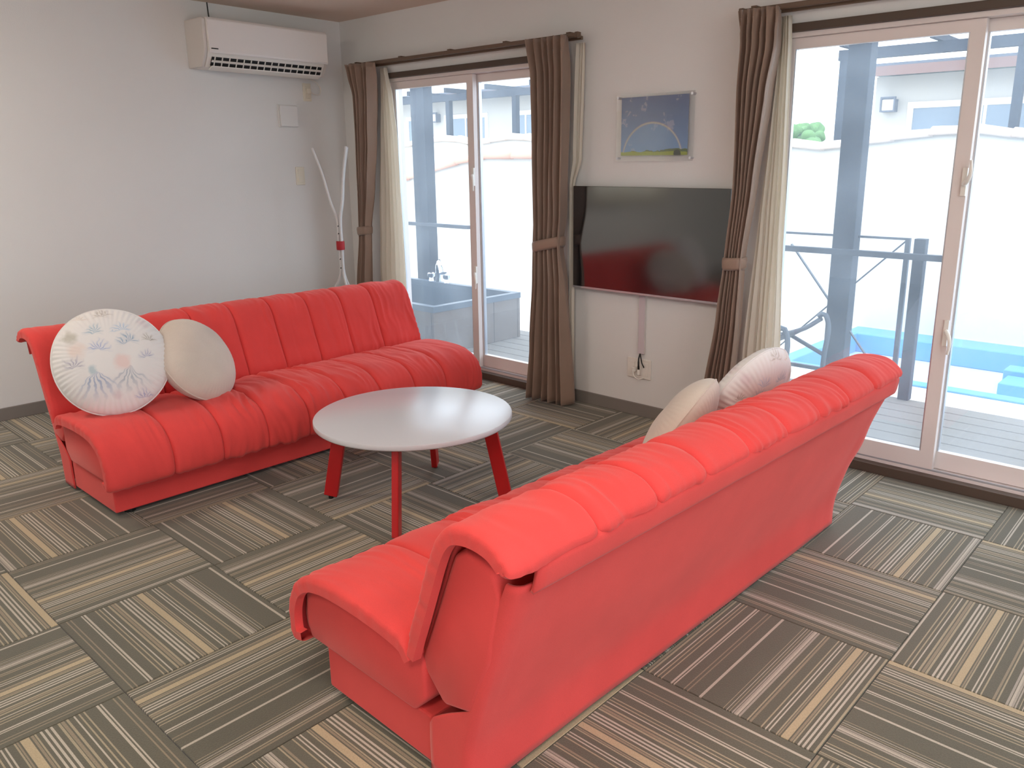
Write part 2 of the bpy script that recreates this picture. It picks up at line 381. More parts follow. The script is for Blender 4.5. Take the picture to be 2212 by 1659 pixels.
# ------------------------------------------------------------------ windows
def window(name, x0, x1, xc, swap=False):
    z0, z1 = 0.0, WTOP
    fr = MB()
    fr.box(x0, x0+0.035, 0.0, 0.12, 0.05, 1.935).box(x1-0.035, x1, 0.0, 0.12, 0.05, 1.935)
    fr.box(x0, x1, 0.0, 0.12, 1.915, 1.935).box(x0, x1, 0.02, 0.12, 0.03, 0.058)
    w = struct(fr.build(name, M_white))
    MB().box(x0-0.01, x1+0.01, -0.022, 0.02, 1.936, 1.97).build('head_casing', M_brown, w, bevel=0.003)
    MB().box(x0-0.01, x1+0.01, -0.022, 0.02, 0.0, 0.045).build('sill', M_brown, w, bevel=0.003)
    MB().box(x0+0.03, x1-0.03, 0.0205, 0.034, 0.03, 0.066).build('track', M_alu, w)
    MB().box(x0, x1, -0.004, 0.004, 1.971, 2.045).build('head_panel', M_wall, w)
    st = 0.055
    def sash(a, b, y0, y1, locks):
        f = MB().box(a, a+st, y0, y1, 0.062, 1.914).box(b-st, b, y0, y1, 0.062, 1.914)
        f.box(a+st, b-st, y0, y1, 1.868, 1.914).box(a+st, b-st, y0, y1, 0.062, 0.140)
        s = f.build('sash', M_white, w)
        gasket = MB().box(a+st, a+st+0.006, y0+0.004, y1-0.004, 0.14, 1.868).box(b-st-0.006, b-st, y0+0.004, y1-0.004, 0.14, 1.868)
        gasket.build('gasket', M_alu, s)
        MB().box(a+st+0.0015, b-st-0.0015, (y0+y1)/2-0.003, (y0+y1)/2+0.003, 0.141, 1.867).build('pane', M_glass, s)
        for (lx, lz, flip) in locks:
            k = MB().box(lx-0.016, lx+0.002, y0-0.012, y0, lz-0.055, lz+0.055)
            pts = [(lx-0.006, y0-0.014, lz-0.01*flip), (lx+0.012, y0-0.03, lz+0.01*flip), (lx+0.020, y0-0.036, lz+0.04*flip), (lx+0.016, y0-0.034, lz+0.085*flip)]
            k.tube(smooth_curve(pts, 10), [0.010-0.0005*q for q in range(10)], 8)
            k.build('lock_handle', M_plastic, s, smooth=True)
        return s
    sash(x0+0.02, xc+st/2, 0.022, 0.054, [(xc+st/2-0.002, 1.30, 1 if swap else -1), (xc+st/2-0.002, 0.68, -1)])
    sash(xc-st/2, x1-0.02, 0.064, 0.096, [])
    return w
window('window_1', W1[0], W1[1], 1.29, False)
window('window_2', W2[0], W2[1], 4.152, True)
# small high window on the left wall, outside the frame (its curtain shows in the picture glass)
f3 = MB().box(-0.12, 0.0, W3[0], W3[0]+0.04, W3[2], W3[3]).box(-0.12, 0.0, W3[1]-0.04, W3[1], W3[2], W3[3]).box(-0.12, 0.0, W3[0], W3[1], W3[2], W3[2]+0.04).box(-0.12, 0.0, W3[0], W3[1], W3[3]-0.04, W3[3]).box(-0.09, -0.05, -3.62, -3.58, W3[2]+0.04, W3[3]-0.04)
w3 = struct(f3.build('window_3', M_white))
MB().box(-0.073, -0.067, W3[0]+0.04, W3[1]-0.04, W3[2]+0.04, W3[3]-0.04).build('pane', M_glass, w3)

f4 = MB().box(RX, RX+.12, W4[0], W4[0]+.04, 0, WTOP).box(RX, RX+.12, W4[1]-.04, W4[1], 0, WTOP).box(RX, RX+.12, W4[0]+.04, W4[1]-.04, WTOP-.04, WTOP).box(RX, RX+.12, W4[0]+.04, W4[1]-.04, 0, .05)  # unseen patio doors, added so daylight reaches the near sofa's back
w4 = struct(f4.build('added_patio_doors', M_white))
for k in range(4):
    a = W4[0]+.042+k*.879; b = a+.877
    sh = MB().box(RX+.03, RX+.06, a, a+.05, .052, WTOP-.042).box(RX+.03, RX+.06, b-.05, b, .052, WTOP-.042).box(RX+.03, RX+.06, a+.05, b-.05, WTOP-.092, WTOP-.042).box(RX+.03, RX+.06, a+.05, b-.05, .052, .13).build('sash', M_white, w4)
    MB().box(RX+.042, RX+.048, a+.051, b-.051, .131, WTOP-.093).build('pane', M_glass, sh)

# ------------------------------------------------------------------ curtains
def cloth(name, m, tab, yc, amp, folds, z0, z1, parent=None, nx=120, nz=60, seed=0, thick=0.003, axis='x', tiep=None):
    """tab: (z, left, right, amp_scale); pleated cloth hanging in a vertical plane"""
    P = []
    for i in range(nx):
        f = i/(nx-1)
        for j in range(nz):
            z = z0+(z1-z0)*j/(nz-1); l, r, a = lerp_table(tab, z)
            ph = folds*2*math.pi*(f+0.045*noise.noise(Vector((f*5, seed, 2.0)))) + 1.3*noise.noise(Vector((f*3.5, z*0.8, seed)))
            pin = max(0.0, (z-(z1-0.10))/0.10)
            y = amp*a*(math.sin(ph)*(1-0.35*pin)+0.30*math.sin(2*ph+1.1+seed)*pin) + 0.018*a*noise.noise(Vector((f*3, z*1.3, seed+9)))
            x = l+(r-l)*(f+0.35/folds/6.28*math.sin(2*ph)) + 0.006*noise.noise(Vector((f*6, z*2.0, seed+4)))
            P.append((x, yc+y, z) if axis == 'x' else (yc+y, x, z))
    mb = MB().grid(P, nx, nz); o = mb.build(name, m, parent, smooth=True, fix=False)
    so = o.modifiers.new('thickness', 'SOLIDIFY'); so.thickness = thick; so.offset = 0
    return o
def tieback(par, xl, xr, yc, dep, z, tilt):
    """band wrapped round the gathered curtain"""
    pts = []; n = 28; cx = (xl+xr)/2; rx = (xr-xl)/2+0.005; ry = dep
    P = []
    for k in range(n):
        a = 2*math.pi*k/n; x = math.copysign(abs(math.cos(a))**0.7, math.cos(a)); y = math.copysign(abs(math.sin(a))**0.7, math.sin(a))
        zc = z+tilt*x
        for q, (off, bulge) in enumerate(((-0.030, -0.004), (-0.018, 0.002), (0.016, 0.004), (0.030, 0.001))):
            P.append((cx+(rx+bulge)*x, yc+(ry+bulge)*y, zc+off))
    o = MB().grid(P, n, 4, wrap_u=True).build('tieback', M_curt, par, smooth=True)
    so = o.modifiers.new('thickness', 'SOLIDIFY'); so.thickness = 0.004
YC = -0.128
c1 = cloth('curtain', M_curt, [(0.02, .20, .36, .9), (0.55, .245, .345, .8), (0.915, .285, .385, .6), (1.24, .30, .45, .8), (1.55, .312, .495, .9), (1.83, .32, .525, 1), (1.98, .262, .535, 1), (2.03, .238, .53, 1)], YC, 0.050, 5.0, 0.02, 2.03, seed=1)
tieback(c1, .283, .385, YC, 0.042, 0.925, 0.006)
tag(c1, 'brown pleated curtain tied back in the room corner behind the coat stand', 'curtain', 'brown tied-back curtains')
c2 = cloth('curtain', M_curt, [(0.02, 1.90, 2.235, 1.2), (0.33, 1.93, 2.215, 1.1), (0.73, 1.965, 2.195, .9), (0.93, 1.965, 2.17, .7), (1.13, 1.972, 2.20, .9), (1.51, 1.97, 2.21, 1), (1.85, 1.955, 2.212, 1), (2.03, 1.912, 2.205, 1)], YC, 0.055, 6.0, 0.015, 2.03, seed=2)
tieback(c2, 1.967, 2.17, YC, 0.052, 0.935, 0.022)
tag(c2, 'brown pleated curtain tied back beside the television, falling to the floor', 'curtain', 'brown tied-back curtains')
c3 = cloth('curtain', M_curt, [(0.02, 3.07, 3.25, 1), (0.28, 3.117, 3.27, .9), (0.655, 3.172, 3.288, .8), (0.92, 3.196, 3.292, .65), (1.28, 3.215, 3.333, .8), (1.69, 3.214, 3.373, 1), (1.88, 3.217, 3.40, 1), (2.03, 3.20, 3.394, 1)], YC, 0.048, 6.0, 0.02, 2.03, seed=3)
tieback(c3, 3.196, 3.292, YC, 0.045, 0.915, 0.004)
tag(c3, 'brown pleated curtain tied back between the television and the patio door by the pool', 'curtain', 'brown tied-back curtains')
s1 = cloth('sheer_curtain', M_sheer, [(0.03, .36, .665, .7), (0.64, .37, .66, .7), (0.93, .40, .655, .7), (1.55, .46, .64, .8), (1.83, .49, .612, .9), (1.97, .50, .575, 1), (2.0, .50, .57, 1)], -0.045, 0.014, 5.5, 0.03, 2.0, seed=4, thick=0.001)
tag(s1, 'white sheer curtain gathered beside the brown curtain in the corner', 'sheer curtain', 'white sheer curtains')
s2 = cloth('sheer_curtain', M_sheer, [(0.03, 2.14, 2.185, .6), (1.27, 2.15, 2.188, .6), (1.4, 2.17, 2.235, .6), (2.0, 2.19, 2.25, .7)], -0.040, 0.010, 3.5, 0.03, 2.0, seed=5, thick=0.001)
tag(s2, 'narrow strip of white sheer curtain behind the brown curtain next to the television', 'sheer curtain', 'white sheer curtains')
s3 = cloth('sheer_curtain', M_sheer, [(0.03, 3.27, 3.475, .8), (0.5, 3.28, 3.465, .8), (1.1, 3.31, 3.442, .8), (1.5, 3.34, 3.43, .8), (1.87, 3.36, 3.418, .8), (2.0, 3.36, 3.413, 1)], -0.045, 0.014, 5.5, 0.03, 2.0, seed=6, thick=0.001)
tag(s3, 'white sheer curtain hanging beside the patio door that looks on the pool', 'sheer curtain', 'white sheer curtains')
s4 = cloth('sheer_curtain', M_sheer, [(0.98, -4.30, -2.90, 1), (1.92, -4.30, -2.90, 1)], 0.05, 0.02, 14, 0.98, 1.90, seed=8, axis='y', thick=0.001)
tag(s4, 'white sheer curtain drawn across the small high window', 'sheer curtain', 'white sheer curtains')
def rail(xa, xb, label):
    r = empty('curtain_rail', (xa, -0.08, 2.035)); L = xb-xa
    MB().box(0, L, -0.012, 0.010, -0.012, 0.010).build('rail', M_rail, r, bevel=0.003)
    MB().box(0, L, 0.028, 0.046, -0.020, -0.002).build('rear_rail', M_rail, r, bevel=0.003)
    for x in (0, L): MB().box(x-0.012, x+0.012, -0.016, 0.014, -0.016, 0.014).build('end_cap', M_rail, r, bevel=0.004)
    k = max(3, int(L/0.5))
    for q in range(k+1):
        x = 0.06+(L-0.12)*q/k
        MB().box(x-0.014, x+0.014, -0.010, 0.0805, 0.010, 0.018).build('bracket', M_rail, r, bevel=0.002)
    tag(r, label, 'curtain rail', 'brown curtain rails'); return r
rail(0.23, 2.235, 'brown double curtain rail above the patio door with the tub outside')
rail(3.19, 5.15, 'brown double curtain rail above the patio door that looks on the pool')

# ------------------------------------------------------------------ sofas
SEAMS = [-0.735, -0.525, -0.315, -0.105, 0.105, 0.315, 0.525, 0.735]
EDGES = [-1.0]+SEAMS+[1.0]
SEAT_PROF = [(.552,.330),(.520,.362),(.46,.376),(.36,.384),(.26,.385),(.17,.379),(.095,.358),(.04,.318),(.010,.262),(.002,.205),(.010,.160),(.034,.138),(.075,.142)]
BACK_PROF = [(.512,.335),(.530,.385),(.556,.450),(.585,.525),(.612,.595),(.638,.648),(.672,.684),(.720,.700),(.770,.702),(.815,.692),(.848,.670),(.864,.650),(.864,.630),(.845,.618),(.815,.620)]
def pad(name, prof, parent, seed, wr, puff=0.0195):
    NS = 64
    c = smooth_curve(prof, NS)
    nrm = []
    for i in range(NS):
        t = (c[min(i+1, NS-1)]-c[max(i-1, 0)]).normalized(); nrm.append(Vector((-t.y, t.x)))
    cen = Vector((sum(p.x for p in c)/NS, sum(p.y for p in c)/NS))
    # outward sense: left of travel is outside for the back pad, right for the seat pad
    sgn = 1.0 if name == 'back_pad' else -1.0
    if name == 'seat_pad': sgn = -1.0
    # lining under the quilt
    P = []
    for v in (-0.955, 0.955):
        for i in range(NS): q = c[i]-nrm[i]*sgn*0.030; P.append((q.x, v, q.y))
        
    lin_o = MB().grid(P, 2, NS).build(name, M_red, parent, smooth=True, fix=False)
    so = lin_o.modifiers.new('thickness', 'SOLIDIFY'); so.thickness = 0.012; so.offset = 0
    for k in range(9):
        a, b = EDGES[k], EDGES[k+1]; nv = 46 if 0 < k < 8 else 60
        rnd = random.Random(seed*100+k); amp = wr*(0.5+1.0*rnd.random()); fq = 22+14*rnd.random()
        P = []
        def edge_rows(v0, dv):
            for (vv, dd) in ((v0+dv*0.022, -0.044), (v0, -0.042)):
                for i in range(NS): pz = c[i]+nrm[i]*sgn*dd; P.append((pz.x, vv, pz.y))
        if k == 0: edge_rows(a, 1)
        for q in range(nv):
            f = q/(nv-1); f = 0.5-0.5*math.cos(math.pi*f)
            v = a+(b-a)*f
            e = abs(2*f-1)
            inner = (f < 0.5 and k > 0) or (f >= 0.5 and k < 8)
            if inner: prof_t = (1-e**11)**0.62
            else: prof_t = (1-e**18)**0.5
            for i in range(NS):
                s = i/(NS-1)
                ends = min(1.0, min(s, 1-s)*9+0.25)
                w = noise.noise(Vector((v*fq+1.2*noise.noise(Vector((v*6, s*4, seed))), s*3.2, seed+k*3.1)))
                w2 = noise.noise(Vector((v*fq*0.45, s*2.0, seed+k*1.7+40)))
                w = (0.35-abs(w)*1.7+1.0*w2)*amp*(0.45+1.1*abs(noise.noise(Vector((v*7, s*2.5, seed+k+60)))))
                g = noise.noise(Vector((v*9, s*3, seed+77)))*0.003
                d = -0.022+ (puff*prof_t*ends) + (w+g)*min(1, prof_t*1.4)
                endshift = 0.0
                pz = c[i]+nrm[i]*sgn*d
                vv = v
                if not inner and e > 0.8:
                    vv = v+0.006*noise.noise(Vector((s*40, k, seed)))*(e-0.8)*5
                P.append((pz.x, vv, pz.y))
        if k == 8:
            Q = P; P = []; edge_rows(b, -1); P = Q+P[NS:]+P[:NS]
        MB().grid(P, len(P)//NS, NS).build('quilted_panel', M_red, lin_o, smooth=True, fix=False)
    return lin_o
def sofa(loc, rz, label, seed):
    r = empty('sofa', loc, rz)
    # base
    MB().box(.112, .545, -.95, .95, .022, .150).build('base', M_red, r, bevel=0.006)
    for u in (.16, .60):
        for v in (-.88, .88): MB().lathe([(.022, 0), (.022, .03)], (u, v, 0), 14).build('foot', M_dark, r)
    MB().prism([(.06,.152),(.50,.152),(.545,.20),(.545,.300),(.50,.345),(.10,.335),(.050,.285),(.045,.19)], 'y', -.966, .966).build('seat_core', M_red, r, bevel=0.010, smooth=True)
    MB().prism([(.540,.275),(.600,.214),(.690,.236),(.752,.386),(.790,.545),(.772,.596),(.690,.625),(.655,.600),(.600,.470),(.555,.365),(.532,.315)], 'y', -.960, .960).build('back_core', M_red, r, bevel=0.012, smooth=True)
    pad('seat_pad', SEAT_PROF, r, seed, 0.0085)
    pad('back_pad', BACK_PROF, r, seed+5, 0.0072)
    # rear cover: sheet from under the roll to the floor, wrapped round the lower ends
    prof = smooth_curve([(.838, .588), (.830, .566), (.792, .470), (.752, .355), (.712, .245), (.682, .150), (.675, .080), (.674, .014)], 30)
    P = []; NP = 60
    for i, p in enumerate(prof):
        z = p.y; us = .547 if z < .15 else .547+(p.x-.03-.547)*min(1, (z-.15)/.085)
        sl = p.x-us
        path = []
        for q in range(9): path.append((us+(sl-.022)*q/8, -.953))
        for q in range(1, 5): a = math.pi/2*q/5; path.append((p.x-.022+.022*math.sin(a), -.953+.022*(1-math.cos(a))))
        for q in range(1, NP): path.append((p.x, -.931+1.862*q/NP))
        for q in range(4, 0, -1): a = math.pi/2*q/5; path.append((p.x-.022+.022*math.sin(a), .953-.022*(1-math.cos(a))))
        for q in range(8, -1, -1): path.append((us+(sl-.022)*q/8, .953))
        for (u, v) in path:
            ed = max(0, 1-(0.95-abs(v))/0.16)
            w = 0.010*ed*noise.noise(Vector((v*14, z*7, seed)))+0.004*noise.noise(Vector((v*3, z*4, seed+3)))
            P.append((u+w, v, z))
    npth = len(P)//len(prof)
    rc = MB().grid(P, len(prof), npth).build('rear_cover', M_red, r, smooth=True, fix=False)
    so = rc.modifiers.new('thickness', 'SOLIDIFY'); so.thickness = 0.006; so.offset = 0
    # strap under the roll
    P = []
    sp = [(.818, .588), (.838, .592), (.852, .604), (.857, .588), (.852, .570), (.838, .560)]
    sp = smooth_curve([(.838,.571),(.842,.578),(.847,.600),(.850,.625),(.840,.640)], 12)
    for q in range(60):
        v = -.925+1.885*q/59
        for p in sp: P.append((p.x+0.006+0.0015*noise.noise(Vector((v*10, p.y*30, seed))), v, p.y))
    st = MB().grid(P, 60, len(sp)).build('strap', M_red, r, smooth=True, fix=False)
    so = st.modifiers.new('thickness', 'SOLIDIFY'); so.thickness = 0.009; so.offset = 0
    tag(r, label, 'sofa', 'red quilted armless sofas')
    return r
sofaA = sofa((1.946, -1.545, 0), math.pi, 'red quilted armless sofa along the white wall, facing the table', 1)
sofaB = sofa((3.330, -1.605, 0), math.radians(-1.35), 'red quilted armless sofa seen from behind, its plain back towards the striped carpet', 2)

# ------------------------------------------------------------------ cushions
def print_mat():
    m = bpy.data.materials.new('sea_print_fabric'); m.use_nodes = True; nt = m.node_tree; b = nt.nodes['Principled BSDF']
    b.inputs['Roughness'].default_value = 0.9; b.inputs['Sheen Weight'].default_value = 0.2
    tc = N(nt, 'ShaderNodeTexCoord'); nz = N(nt, 'ShaderNodeTexNoise', Scale=22.0, Detail=2.0); nt.links.new(tc.outputs['Object'], nz.inputs['Vector'])
    sub = N(nt, 'ShaderNodeVectorMath', operation='SUBTRACT'); sub.inputs[1].default_value = (0.5, 0.5, 0.5); nt.links.new(nz.outputs['Color'], sub.inputs[0])
    scl = N(nt, 'ShaderNodeVectorMath', operation='SCALE'); scl.inputs['Scale'].default_value = 0.045; nt.links.new(sub.outputs[0], scl.inputs[0])
    add = N(nt, 'ShaderNodeVectorMath', operation='ADD'); nt.links.new(tc.outputs['Object'], add.inputs[0]); nt.links.new(scl.outputs[0], add.inputs[1])
    white = lin((226, 224, 222)); cur = None
    R = 0.22
    motifs = [(-.23,.51,.17,(112,160,184),7,0),(-.19,.17,.19,(104,138,196),7,0),(.23,.50,.17,(150,184,214),6,0),(.28,.27,.18,(110,152,184),7,0),(-.63,.47,.13,(150,146,120),4,1),
              (-.62,-.10,.18,(140,136,164),6,0),(-.28,-.20,.50,(128,150,186),11,2),(.26,-.18,.46,(150,162,176),11,2),(.16,-.12,.15,(228,186,178),4,1),(.58,-.06,.14,(132,140,180),6,0),(.66,.28,.13,(130,124,104),5,0),
              (-.34,-.18,.075,(120,166,182),3,1),(-.55,.20,.16,(226,198,184),5,1),(.02,-.70,.10,(206,186,190),4,1),(.45,-.78,.15,(140,150,190),6,0),(-.05,.84,.16,(170,160,150),6,0),(.62,.62,.10,(214,196,200),4,1),(-.42,.80,.12,(208,190,176),5,0)]
    for (mx_, my_, s, col, n, kind) in motifs:
        v = N(nt, 'ShaderNodeVectorMath', operation='SUBTRACT'); v.inputs[1].default_value = (mx_*R, my_*R, 0); nt.links.new(add.outputs[0], v.inputs[0])
        sp = N(nt, 'ShaderNodeSeparateXYZ'); nt.links.new(v.outputs[0], sp.inputs[0])
        at = N(nt, 'ShaderNodeMath', operation='ARCTAN2'); nt.links.new(sp.outputs[1], at.inputs[0]); nt.links.new(sp.outputs[0], at.inputs[1])
        mu = N(nt, 'ShaderNodeMath', operation='MULTIPLY'); mu.inputs[1].default_value = n*1.9; nt.links.new(at.outputs[0], mu.inputs[0])
        si = N(nt, 'ShaderNodeMath', operation='SINE'); nt.links.new(mu.outputs[0], si.inputs[0])
        cmb = N(nt, 'ShaderNodeCombineXYZ'); nt.links.new(sp.outputs[0], cmb.inputs[0]); nt.links.new(sp.outputs[1], cmb.inputs[1])
        ln = N(nt, 'ShaderNodeVectorMath', operation='LENGTH'); nt.links.new(cmb.outputs[0], ln.inputs[0])
        rr = N(nt, 'ShaderNodeMapRange'); rr.inputs['From Min'].default_value = s*R*0.5; rr.inputs['From Max'].default_value = s*R*1.2; rr.inputs['To Min'].default_value = 1; rr.inputs['To Max'].default_value = 0
        nt.links.new(ln.outputs['Value'], rr.inputs['Value'])
        br = N(nt, 'ShaderNodeMapRange'); br.inputs['From Min'].default_value = -0.1 if kind != 1 else -2; br.inputs['From Max'].default_value = 0.8 if kind != 1 else -1.5
        br.inputs['To Min'].default_value = 0.18
        nt.links.new(si.outputs[0], br.inputs['Value'])
        mk = N(nt, 'ShaderNodeMath', operation='MULTIPLY'); nt.links.new(rr.outputs[0], mk.inputs[0]); nt.links.new(br.outputs[0], mk.inputs[1])
        f = mk.outputs[0]
        if kind in (0, 2):
            # keep a fan: up for corals, down for trailing tentacles
            dv = N(nt, 'ShaderNodeMath', operation='DIVIDE'); nt.links.new(sp.outputs[1], dv.inputs[0]); nt.links.new(ln.outputs['Value'], dv.inputs[1])
            dn = N(nt, 'ShaderNodeMapRange'); sg = 1 if kind == 0 else -1
            dn.inputs['From Min'].default_value = sg*(-0.45 if kind == 0 else 0.55); dn.inputs['From Max'].default_value = sg*(0.0 if kind == 0 else 0.8); nt.links.new(dv.outputs[0], dn.inputs['Value'])
            m3 = N(nt, 'ShaderNodeMath', operation='MULTIPLY'); nt.links.new(f, m3.inputs[0]); nt.links.new(dn.outputs[0], m3.inputs[1]); f = m3.outputs[0]
        fz = N(nt, 'ShaderNodeMath', operation='MULTIPLY'); fz.inputs[1].default_value = 0.7 if kind != 1 else 0.5; nt.links.new(f, fz.inputs[0])
        mx = N(nt, 'ShaderNodeMix', data_type='RGBA'); nt.links.new(fz.outputs[0], mx.inputs['Factor']); mx.inputs['B'].default_value = lin(col)
        if cur is None: mx.inputs['A'].default_value = white
        else: nt.links.new(cur, mx.inputs['A'])
        cur = mx.outputs['Result']
    nt.links.new(cur, b.inputs['Base Color'])
    return m
M_print = print_mat()
def cushion(m, R, T, center, nrm, upd, label, seed, gather, group):
    """round cushion: local z is the face normal, local y is up on the face"""
    n = Vector(nrm).normalized(); u = Vector(upd); u = (u-n*u.dot(n)).normalized(); x = u.cross(n)
    NA, NR = 320, 26; P = []
    mb = MB()
    for side in (1, -1):
        P = []
        for i in range(NA):
            a = 2*math.pi*i/NA
            for j in range(NR):
                f = j/(NR-1); q = 1-(1-f)**1.7
                h = T/2*(1-q**2.6)**0.62
                rad = R*q*(1+0.02*math.cos(2*a+seed)+0.012*math.cos(3*a+2*seed))
                wr = gather*(q**7)*(1-q**22)*(math.sin(a*62+3*noise.noise(Vector((a*2, seed, 0))))+0.7*noise.noise(Vector((a*12, q*3, seed))))
                wr += 0.004*noise.noise(Vector((math.cos(a)*q*3, math.sin(a)*q*3, seed+side)))*(1-q**6)
                P.append((rad*math.cos(a), rad*math.sin(a), side*(h+wr)))
        mb.grid(P, NA, NR, wrap_u=True)
    o = mb.build('cushion', m, None, smooth=True)
    MB().tube([(R*(1+0.02*math.cos(2*a+seed)+0.012*math.cos(3*a+2*seed))*math.cos(a), R*(1+0.02*math.cos(2*a+seed)+0.012*math.cos(3*a+2*seed))*math.sin(a), 0) for a in [2*math.pi*k/72 for k in range(73)]], 0.0035, 6, cap=False).build('piping', m, o, smooth=True)
    mm = Matrix((x, u, n)).transposed().to_4x4(); mm.translation = Vector(center); o.matrix_world = mm
    tag(o, label, 'cushion', group); return o
cushion(M_print, .222, .17, (1.590, -2.345, .585), (.86, -.28, .42), (0,0,1), 'round white cushion with blue coral print leaning on the sofa by the wall', 3, 0.0050, 'round cushions')
cushion(M_beige, .203, .20, (1.610, -2.000, .530), (.70, .40, .52), (0,-.3,1), 'plain beige round cushion propped against a printed cushion on the sofa by the white wall', 5, 0.0012, 'round cushions')
cushion(M_print, .215, .15, (3.775, -.960, .540), (-.90, .12, .40), (0,0,1), 'round printed cushion peeking over the sofa back near the patio door', 7, 0.0035, 'round cushions')
cushion(M_beige, .190, .15, (3.740, -1.365, .525), (-.80, -.25, .55), (0,0,1), 'beige round cushion peeking over the sofa back nearer the television cables', 9, 0.001, 'round cushions')

# ------------------------------------------------------------------ coffee table
tb = empty('coffee_table', (2.603, -1.578, 0))
MB().lathe([(.370,.358),(.397,.363),(.402,.367),(.403,.370),(.403,.383),(.4018,.3860),(.399,.387)], n=96).build('table_top', M_tabletop, tb, smooth=True)
MB().lathe([(.29,.348),(.29,.358)], n=48).build('under_frame', M_redpaint, tb)
for a in (218, 128, 38, 308):
    d = Vector((math.cos(math.radians(a)), math.sin(math.radians(a)), 0))
    lg = MB().bar(d*.375+Vector((0,0,.014)), d*.305+Vector((0,0,.358)), .056, .026, side=d).build('leg', M_redpaint, tb, bevel=0.003)
    p = d*.376; MB().lathe([(.010,0),(.010,.018)], (p.x, p.y, 0), 12).build('foot', M_dark, lg)
tag(tb, 'low round white coffee table with red splayed legs between two sofas', 'coffee table')

# ------------------------------------------------------------------ coat stand
cs = empty('coat_stand', (.44, -.41, 0))
def pole(tip, foot, off):
    pts = [foot, (foot[0]*.62, foot[1]*.62, .28), (foot[0]*.30+off[0], foot[1]*.30+off[1], .52), (off[0], off[1], .66), (off[0], off[1], .86), (off[0], off[1], 1.02), (tip[0]*.26+off[0], tip[1]*.26+off[1], 1.14), (tip[0]*.62, tip[1]*.62, 1.32), tip]
    p = MB().tube(smooth_curve(pts, 40), 0.0088, 10).build('pole', M_poleg, cs, smooth=True)
    MB().lathe([(.012,0),(.012,.012)], (foot[0], foot[1], 0), 10).build('foot_cap', M_dark, p)
pole((-.125, -.085, 1.484), (-.15, -.14, .012), (-.010, -.006))
pole((.062, .050, 1.495), (.16, -.02, .012), (.011, .002))
pole((-.020, .117, 1.49), (-.02, .17, .012), (0, .014))
MB().lathe([(.0265,.820),(.0275,.826),(.0275,.872),(.0265,.878)], n=20).build('band', M_redband, cs, smooth=True)
for z in (.70, .76, .93, .98): MB().tube([(.016, -.018, z), (.024, -.026, z)], .004, 8).build('screw', M_dark, cs)
tag(cs, 'pale grey three-pole coat stand with a red band in the room corner', 'coat stand')

# ------------------------------------------------------------------ air conditioner
ac = empty('air_conditioner', (0, -.69, 1.95)); L = .425
bp_ = [(.0, .0), (.165, .0), (.205, .055), (.225, .10), (.228, .262), (.215, .275), (.0, .275)]
MB().prism([(p[0], p[1]) for p in bp_], 'y', -L+.022, L-.022).build('body', M_plastic, ac, bevel=0.004)
for s in (-1, 1): MB().prism([(p[0]*1.0, p[1]) for p in bp_], 'y', s*L, s*(L-.0215)).build('end_cover', M_acside, ac, bevel=0.006)
pn = MB().prism([(.2285,.075),(.236,.085),(.238,.262),(.226,.277),(.2165,.276)], 'y', -L+.026, L-.004).build('front_panel', M_acgloss, ac, bevel=0.004)
MB().box(.237, .2392, -.388, -.345, .098, .104).build('badge', M_dark, pn)
MB().prism([(.172,.012),(.200,.054),(.2085,.058),(.180,.008)], 'y', -.375, .385).build('outlet_shadow', M_dark, ac)
MB().prism([(.150,-.0145),(.196,.002),(.198,.008),(.150,-.008)], 'y', -.375, .385).build('louver', M_plastic, ac)
MB().prism([(.196,.030),(.206,.040),(.209,.038),(.199,.027)], 'y', -.375, .385).build('louver', M_plastic, ac)
for k in range(16):
    y = -.355+.047*k; MB().prism([(.172,.010),(.205,.058),(.2105,.057),(.180,.005)], 'y', y-.0035, y+.0035).build('vane', M_plastic, ac)
MB().tube(smooth_curve([(.01,.41,.0),(.03,.45,-.02),(.035,.478,-.06),(.03,.470,-.10),(.03,.425,-.098),(.034,.40,-.085)], 24), .004, 8).build('power_cord', M_plastic, ac, smooth=True)
MB().tube([(.008,-.265,.276),(.008,-.27,.397)], .0035, 8).build('cable', M_dark, ac)
tag(ac, 'white wall-mounted air conditioner unit high on the wall', 'air conditioner')
def plate(name, loc, sx, sz, wall, label, cat, m=M_ivory, t=.009):
    e = empty(name, loc)
    b = (0, t, -sx/2, sx/2, -sz/2, sz/2) if wall == 'left' else (-sx/2, sx/2, -t, 0, -sz/2, sz/2)
    box('plate', m, b, e, bevel=.003); tag(e, label, cat); return e
o1 = plate('wall_outlet', (0, -.302, 1.862), .062, .118, 'left', 'ivory wall outlet below the air conditioner', 'outlet')
box('socket', M_ivory, (.009, .013, -.020, .020, -.04, .04), o1, bevel=.002); box('plug', M_ivory, (.013, .040, -.016, .014, -.012, .026), o1, bevel=.005)
v1 = plate('vent_cover', (0, -.466, 1.698), .142, .146, 'left', 'square white vent cover on the wall below the air conditioner', 'vent', M_wall, .012)
box('panel', M_wall, (.016, .030, -.066, .066, -.068, .068), v1, bevel=.004); box('gap', M_base, (.011, .017, -.056, .056, -.058, .058), v1)
sw = plate('light_switch', (0, -.404, 1.303), .066, .122, 'left', 'ivory switch plate on the wall beside the coat stand', 'switch')
box('rocker', M_ivory, (.009, .014, -.021, .021, -.045, .045), sw, bevel=.002)

